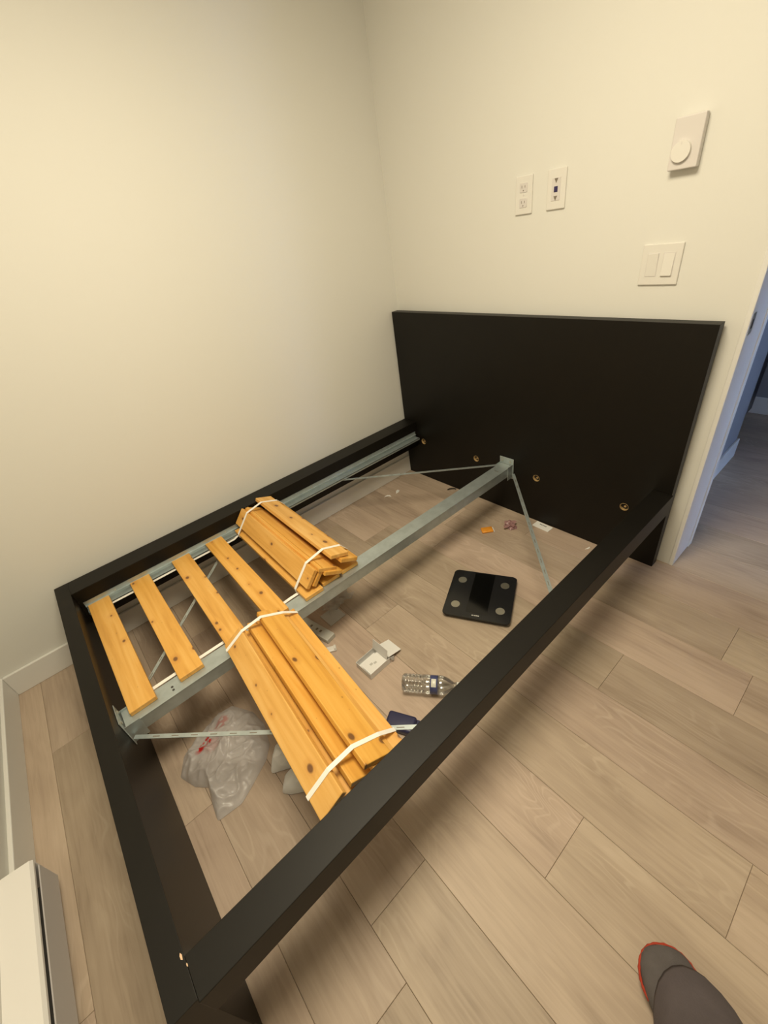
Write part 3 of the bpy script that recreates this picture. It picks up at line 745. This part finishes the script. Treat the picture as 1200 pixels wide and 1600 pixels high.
# ------------------------------------------------------------------ opened white carton
def quad_sheet(bm, pts, t):
    """thin sheet of thickness t from 4 (or more) 3D points"""
    p = [Vector(q) for q in pts]; n = (p[1] - p[0]).cross(p[2] - p[0]).normalized() * t / 2
    a = [bm.verts.new(q + n) for q in p]; b_ = [bm.verts.new(q - n) for q in p]; k = len(p)
    bm.faces.new(a); bm.faces.new(b_[::-1])
    for i in range(k): bm.faces.new((a[i], b_[i], b_[(i + 1) % k], a[(i + 1) % k]))
    bmesh.ops.recalc_face_normals(bm, faces=bm.faces)
def sheet(name, pts, mat, parent, t=0.0012):
    bm = bmesh.new(); quad_sheet(bm, pts, t); return mesh_obj(name, bm, mat, parent)
u = Vector((0.098, 0.003, 0)).normalized(); ang = math.atan2(u.y, u.x)
cb = empty('open_carton', (-1.222, 0.485, 0.0), ang, 'small white opened carton with raised flap beside the plastic bottle', 'box')
LX, LY, HZ = 0.100, 0.084, 0.030
mt_tray = M['card_white']
sheet('bottom', [(0, 0, 0.0009), (LX, 0, 0.0009), (LX, LY, 0.0009), (0, LY, 0.0009)], mt_tray, cb)
sheet('side', [(0, 0, 0.001), (LX, 0, 0.001), (LX, 0, HZ), (0, 0, HZ)], mt_tray, cb)
sheet('side', [(0, LY, 0.001), (LX, LY, 0.001), (LX, LY, HZ), (0, LY, HZ)], mt_tray, cb)
sheet('side', [(0, 0, 0.001), (0, LY, 0.001), (0, LY, HZ), (0, 0, HZ)], mt_tray, cb)
sheet('side', [(LX, 0, 0.001), (LX, LY, 0.001), (LX, LY, HZ), (LX, 0, HZ)], mt_tray, cb)
ins = sheet('insert', [(0.004, 0.002, HZ - 0.004), (0.088, 0.002, HZ - 0.004), (0.088, 0.060, HZ - 0.004), (0.004, 0.060, HZ - 0.004)], mt_tray, cb)
for (px, py) in ((0.030, 0.030), (0.045, 0.024)):
    box('print', px, px + 0.012, py, py + 0.009, HZ - 0.0035, HZ - 0.0030, M['card_grey'], ins)
sheet('flap', [(0.088, 0.0, HZ), (0.088, LY, HZ), (0.098, LY, HZ + 0.046), (0.098, 0.0, HZ + 0.046)], mt_tray, cb)
sheet('lid', [(LX, 0.004, HZ), (LX, LY - 0.004, HZ), (LX + 0.066, LY - 0.006, HZ - 0.018), (LX + 0.066, 0.006, HZ - 0.018)], mt_tray, cb)
sheet('tab', [(LX, 0.0, HZ), (LX + 0.022, -0.003, HZ - 0.006), (LX + 0.012, -0.006, HZ - 0.026)], M['card_grey'], cb)

# ------------------------------------------------------------------ litter on the floor
# long pale packet
d_ = Vector((0.036, -0.178, 0)); lp = empty('cardboard_packet', (-1.236, 0.838, 0), math.atan2(d_.y, d_.x), 'long pale grey cardboard packet with faint print, under the middle beam', 'packet')
bm = bmesh.new(); add_box(bm, -0.088, 0.088, -0.023, 0.023, 0.0, 0.022, 0.002, 2); mesh_obj('sleeve', bm, M['pale_board'], lp)
for dx in (-0.034, 0.0, 0.022): box('print', dx, dx + 0.010, -0.006, 0.006, 0.0219, 0.0223, M['icon_grey'], lp)
# grey square card
gc = box('square_card', -0.042, 0.042, -0.042, 0.042, 0.0, 0.003, M['card_grey'], bev=0.001); gc.location = (-1.137, 0.860, 0); gc.rotation_euler = (0, 0, math.radians(2)); tag(gc, 'grey square card lying flat next to the pale packet', 'card')
# white scrap box
ws = empty('plastic_clip', (-1.248, 0.712, 0), math.radians(-28), 'tiny white plastic clip beside the large slat bundle', 'clip')
bm = bmesh.new(); add_box(bm, -0.021, 0.021, -0.013, 0.013, 0.0, 0.010, 0.003, 2); mesh_obj('body', bm, M['white_plastic'], ws)
box('prong', 0.012, 0.019, -0.011, 0.011, 0.0095, 0.016, M['white_plastic'], ws, bev=0.001)
# clear film hanging by the beam
bm = bmesh.new()
nx_, ny_ = 14, 8
gv = [[bm.verts.new((-0.075 + 0.15 * i / nx_ + 0.012 * math.sin(j * 1.3), -0.03 + 0.075 * j / ny_ + 0.006 * math.sin(i * .9), 0.004 + 0.016 * abs(math.sin(i * 0.8 + j * 0.5)) + 0.012 * (j / ny_))) for j in range(ny_ + 1)] for i in range(nx_ + 1)]
for i in range(nx_):
    for j in range(ny_): bm.faces.new((gv[i][j], gv[i + 1][j], gv[i + 1][j + 1], gv[i][j + 1]))
fo = mesh_obj('clear_wrap', bm, M['film'], smooth=True, loc=(-1.075, 0.905, 0.0), rot=(0, 0, math.radians(4))); tag(fo, 'crumpled clear plastic wrap on the floor behind the grey square card', 'plastic wrap')
# navy packet near the rail
nv = empty('navy_pouch', (-1.262, 0.275, 0), math.radians(-62), 'small navy blue pouch on the floor between bundle and near rail', 'pouch')
bm = bmesh.new(); add_box(bm, -0.050, 0.050, -0.030, 0.030, 0.0, 0.030, 0.009, 3); mesh_obj('body', bm, M['navy'], nv, smooth=True)
box('seal', 0.048, 0.060, -0.027, 0.027, 0.012, 0.015, M['navy'], nv)
# orange packet
op = empty('orange_sachet', (-0.228, 0.712, 0), math.radians(-38), 'small orange foil sachet on the floor near the headboard', 'sachet')
bm = bmesh.new(); add_box(bm, -0.030, 0.030, -0.021, 0.021, 0.0, 0.011, 0.004, 2); mesh_obj('pouch', bm, M['orange'], op, smooth=True)
sheet('seal', [(0.028, -0.021, 0.004), (0.036, -0.021, 0.003), (0.036, 0.021, 0.003), (0.028, 0.021, 0.004)], M['white_film'], op)
# crumple of pink film
def crumple(name, loc, sx, sy, sz, mat, seed, rz=0.0, rough=0.55, sub=3):
    bm = bmesh.new(); bmesh.ops.create_icosphere(bm, subdivisions=sub, radius=1.0)
    for v in bm.verts:
        nrm = v.co.normalized(); k = 1 + rough * (mnoise.noise(nrm * 1.7 + Vector((seed, 0, 0))) + 0.6 * mnoise.noise(nrm * 4.1 + Vector((0, seed, 0))))
        v.co = nrm * k
    zmin = min(v.co.z for v in bm.verts)
    for v in bm.verts: v.co = Vector((v.co.x * sx, v.co.y * sy, (max(v.co.z, -0.75) + 0.75) * sz))
    return mesh_obj(name, bm, mat, loc=loc, rot=(0, 0, rz))
tag(crumple('pink_wrapper', (-0.128, 0.640, 0.0005), 0.030, 0.026, 0.016, M['pink_film'], 3.3, 0.4, 0.9), 'crumpled translucent pink wrapper beside the orange sachet', 'wrapper')
# white label packet by the headboard
lbp = empty('label_slip', (-0.030, 0.512, 0), math.radians(-93), 'white paper slip with a line of black print at the headboard foot', 'paper slip')
box('slip', -0.046, 0.046, -0.023, 0.023, 0.0, 0.005, M['card_white'], lbp, bev=0.0008)
for k in range(5): box('printed_mark', -0.020 + k * 0.008, -0.0145 + k * 0.008, 0.004, 0.010, 0.0049, 0.0052, M['black_print'], lbp)
# paper scraps
def scrap(loc, rz, pts, label):
    bm = bmesh.new(); vs = [bm.verts.new(p) for p in pts]; n = len(pts)
    v2 = [bm.verts.new(Vector(p) + Vector((0, 0, 0.0012))) for p in pts]
    bm.faces.new(vs[::-1]); bm.faces.new(v2)
    for i in range(n): bm.faces.new((vs[i], vs[(i + 1) % n], v2[(i + 1) % n], v2[i]))
    o = mesh_obj('paper_scrap', bm, M['card_white'], loc=loc, rot=(0, 0, rz)); tag(o, label, 'scrap', 'paper scraps under the bed')
scrap((-0.322, 1.402, 0.0002), -0.9, [(-0.022, -0.004, 0), (-0.006, 0.006, 0.006), (0.012, 0.005, 0.006), (0.024, -0.004, 0.0), (0.004, -0.001, 0.003)], 'curled white paper scrap lying nearest the wall-side baseboard')
scrap((-0.245, 1.392, 0.0002), 0.5, [(-0.024, 0.004, 0), (0.0, 0.012, 0.004), (0.020, 0.008, 0.002), (0.016, -0.006, 0.0), (-0.010, -0.006, 0.001)], 'upright white paper scrap closer to the headboard')
scrap((-0.052, 0.262, 0.0002), -0.6, [(-0.014, -0.003, 0), (0.0, 0.001, 0.002), (0.014, 0.006, 0.002), (0.013, 0.001, 0.0), (0.001, -0.005, 0)], 'tiny white paper scrap by the near rail at the headboard')
bm = bmesh.new(); ribbon_mesh(bm, [(-0.048, 1.150, 0.004), (-0.036, 1.138, 0.010), (-0.022, 1.126, 0.010), (-0.012, 1.112, 0.004)], (0.004, 0.004, 0.0), 0.004)
tag(mesh_obj('cable_clip', bm, M['rubber']), 'small black clip on the floor against the headboard', 'clip')

# ------------------------------------------------------------------ shopping bag
def blob_bag(name, cx, cy, outline, H, mat, seed, ridge=0.010, nr=26, na=120, z0=0.001):
    bm = bmesh.new(); pts = [(x - cx, y - cy) for x, y in outline]
    def rad(a):   # distance from centre to outline along angle a (smooth polar interpolation)
        best = None; d = Vector((math.cos(a), math.sin(a)))
        n = len(pts)
        for i in range(n):
            p, q = Vector(pts[i]), Vector(pts[(i + 1) % n]); e = q - p
            den = d.x * (-e.y) + d.y * e.x
            if abs(den) < 1e-9: continue
            t = (p.x * (-e.y) + p.y * e.x) / den; s = (d.x * p.y - d.y * p.x) / den
            if t > 0 and -1e-6 <= s <= 1 + 1e-6 and (best is None or t > best): best = t
        return best or 0.05
    R0 = [rad(2 * math.pi * k / na) for k in range(na)]
    R = [sum(R0[(k + j) % na] * wgt for j, wgt in ((-1, .2), (0, .6), (1, .2))) for k in range(na)]
    def zf(r, k, x, y):
        prof = max(0.0, 1 - r ** 2.0) ** 0.8
        wv = Vector((x + 0.02 * mnoise.noise(Vector((x * 14, y * 14, seed))), y + 0.02 * mnoise.noise(Vector((x * 14, y * 14, seed + 8))), 0))
        big = mnoise.noise(Vector((x * 8, y * 8, seed + 3))) * 0.55
        def ridged(f, o): return max(0.0, 1 - abs(mnoise.noise(wv * f + Vector((o, o * 0.7, seed)))) * 2.6) ** 2
        edge = min(1.0, prof * 3)
        return max(0.0, H * prof * (0.85 + big) + edge * ridge * (ridged(9, 1.3) + 0.75 * ridged(17, 4.1) + 0.35 * ridged(34, 7.7))) + 0.0015
    c_top = bm.verts.new((0, 0, z0 + zf(0, 0, 0, 0))); rings = []
    for i in range(1, nr + 1):
        r = i / nr; ring = []
        for k in range(na):
            a = 2 * math.pi * k / na; x, y = R[k] * r * math.cos(a), R[k] * r * math.sin(a)
            ring.append(bm.verts.new((x, y, z0 + zf(r, k, x, y))))
        rings.append(ring)
    for k in range(na): bm.faces.new((c_top, rings[0][k], rings[0][(k + 1) % na]))
    for A, B in zip(rings, rings[1:]):
        for k in range(na): bm.faces.new((A[k], B[k], B[(k + 1) % na], A[(k + 1) % na]))
    return mesh_obj(name, bm, mat, smooth=True, loc=(cx, cy, 0))
bag_out = [(-1.659, 0.788), (-1.612, 0.705), (-1.603, 0.632), (-1.624, 0.550), (-1.658, 0.512), (-1.730, 0.472), (-1.775, 0.450), (-1.852, 0.458), (-1.845, 0.520), (-1.836, 0.572), (-1.868, 0.606), (-1.895, 0.672), (-1.862, 0.734), (-1.812, 0.755), (-1.764, 0.778), (-1.710, 0.795)]
bag = blob_bag('shopping_bag', -1.745, 0.625, bag_out, 0.040, M['bag'], 2.1, 0.013, 40, 200)
tag(bag, 'crumpled milky plastic shopping bag with faded red print under the bed', 'plastic bag')
# two white wrapped lumps beside the bundle
w1_out = [(-1.668, 0.462), (-1.645, 0.450), (-1.600, 0.425), (-1.560, 0.440), (-1.552, 0.500), (-1.585, 0.528), (-1.612, 0.522), (-1.640, 0.496)]
tag(blob_bag('foam_wrap', -1.614, 0.495, w1_out, 0.035, M['white_film'], 6.2, 0.006, 16, 60), 'white foam wrap pressed between shopping bag and large slat bundle', 'wrap')
w2_out = [(-1.668, 0.385), (-1.650, 0.362), (-1.610, 0.335), (-1.570, 0.350), (-1.575, 0.400), (-1.610, 0.425), (-1.640, 0.420)]
tag(blob_bag('foam_wrap', -1.615, 0.385, w2_out, 0.030, M['white_film'], 9.4, 0.005, 16, 60), 'rounded white foam lump peeking out below the large slat bundle', 'wrap')

# ------------------------------------------------------------------ photographer's foot
def loft(bm, secs, n=28):
    """secs: list of (center Vector, right Vector, up Vector, half width, half height up, half height down)"""
    rings = []
    for c, rt, up, hw, hu, hd in secs:
        ring = []
        for k in range(n):
            a = 2 * math.pi * k / n; s, cc = math.sin(a), math.cos(a)
            ring.append(bm.verts.new(c + rt * (hw * cc) + up * ((hu if s > 0 else hd) * s)))
        rings.append(ring)
    for A, B in zip(rings, rings[1:]):
        for k in range(n): bm.faces.new((A[k], A[(k + 1) % n], B[(k + 1) % n], B[k]))
    bm.faces.new(rings[0][::-1]); bm.faces.new(rings[-1])
FX = Vector((1, 0, 0)); FY = Vector((0, 1, 0)); FZ = Vector((0, 0, 1))
def leg_mesh(g, top):   # local frame: +x toes, origin under the ankle/heel, z up; g inflates
    bm = bmesh.new()
    path = [   # from toe to heel then up the shank : (x, z, half width, up, down, pitch)
        (0.200, 0.026, 0.014, 0.012, 0.014, 0), (0.196, 0.026, 0.031, 0.018, 0.020, 0), (0.186, 0.027, 0.044, 0.022, 0.024, 0), (0.166, 0.028, 0.053, 0.026, 0.025, 0), (0.132, 0.031, 0.056, 0.032, 0.028, 3),
        (0.090, 0.036, 0.049, 0.042, 0.032, 10), (0.050, 0.045, 0.043, 0.052, 0.040, 22), (0.015, 0.062, 0.040, 0.060, 0.052, 40), (-0.015, 0.095, 0.038, 0.052, 0.052, 62), (-0.030, 0.150, 0.038, 0.042, 0.042, 78),
        (-0.045, 0.230, 0.045, 0.048, 0.052, 80), (-0.062, 0.330, 0.053, 0.056, 0.060, 80), (-0.085, 0.450, 0.055, 0.058, 0.058, 78)]
    secs = []
    for (x, z, hw, hu, hd, pt) in path:
        if z > top: break
        t = math.radians(pt); up = Vector((math.sin(t), 0, math.cos(t)))
        secs.append((Vector((x, 0, z)), FY, up, hw + g, hu + g, hd + (g if pt > 5 else 0)))
    loft(bm, secs); bmesh.ops.recalc_face_normals(bm, faces=bm.faces)
    return bm
hd_ang = math.atan2(0.66, 0.75)
FT = Vector((-1.357, -0.632, 0.0025))
person = mesh_obj('person', leg_mesh(-0.002, 9), M['skin'], smooth=True, loc=FT, rot=(0, 0, hd_ang))
tag(person, "person's foot in a grey sock with red toe edging, standing on the floor", 'person')
sk = mesh_obj('sock', leg_mesh(0.002, 0.26), M['sock'], person, smooth=True); sk['label'] = 'dark grey knitted sock'
sm_ = sk.modifiers.new('sub', 'SUBSURF'); sm_.levels = 1; sm_.render_levels = 2
# red toe edging: tube around the toe outline
bm = bmesh.new()
pts = []
for k in range(41):
    a = math.radians(-118 + 236 * k / 40); pts.append(Vector((0.142 + 0.0605 * math.cos(a) * (1 - 0.04 * math.sin(a) ** 2), 0.0585 * math.copysign(abs(math.sin(a)) ** 0.9, math.sin(a)), 0.030)))
ring_prev = None
for i, p in enumerate(pts):
    d = (pts[min(i + 1, 40)] - pts[max(i - 1, 0)]).normalized(); s = d.cross(FZ).normalized()
    rad_ = 0.0026 + 0.0007 * math.sin(i * 2.4)
    ring = [bm.verts.new(p + s * (rad_ * math.cos(q * math.pi / 4)) + FZ * (rad_ * 1.6 * math.sin(q * math.pi / 4))) for q in range(8)]
    if ring_prev:
        for q in range(8): bm.faces.new((ring_prev[q], ring_prev[(q + 1) % 8], ring[(q + 1) % 8], ring[q]))
    else: bm.faces.new(ring[::-1])
    ring_prev = ring
bm.faces.new(ring_prev); bmesh.ops.recalc_face_normals(bm, faces=bm.faces)
te = mesh_obj('toe_edging', bm, M['sock_red'], sk, smooth=True); te['label'] = 'red orange toe edging'
# trouser leg with a wide hem
bm = bmesh.new()
secs = []
for (x, y, z, hw, hf, hb_) in ((0.040, -0.020, 0.050, 0.086, 0.128, 0.110), (0.036, -0.018, 0.066, 0.088, 0.124, 0.108), (0.020, -0.014, 0.105, 0.082, 0.100, 0.100), (-0.010, -0.008, 0.160, 0.076, 0.084, 0.090), (-0.045, -0.004, 0.250, 0.074, 0.078, 0.084), (-0.070, 0.0, 0.350, 0.076, 0.080, 0.084), (-0.095, 0.0, 0.455, 0.078, 0.082, 0.084)):
    secs.append((Vector((x, y, z)), FY, Vector((1, 0, 0.12 if z < 0.1 else 0.05)), hw, hf, hb_))
loft(bm, secs); bmesh.ops.recalc_face_normals(bm, faces=bm.faces)
tr = mesh_obj('trouser_leg', bm, M['trouser'], person, smooth=True); tr['label'] = 'loose dark grey trouser leg'
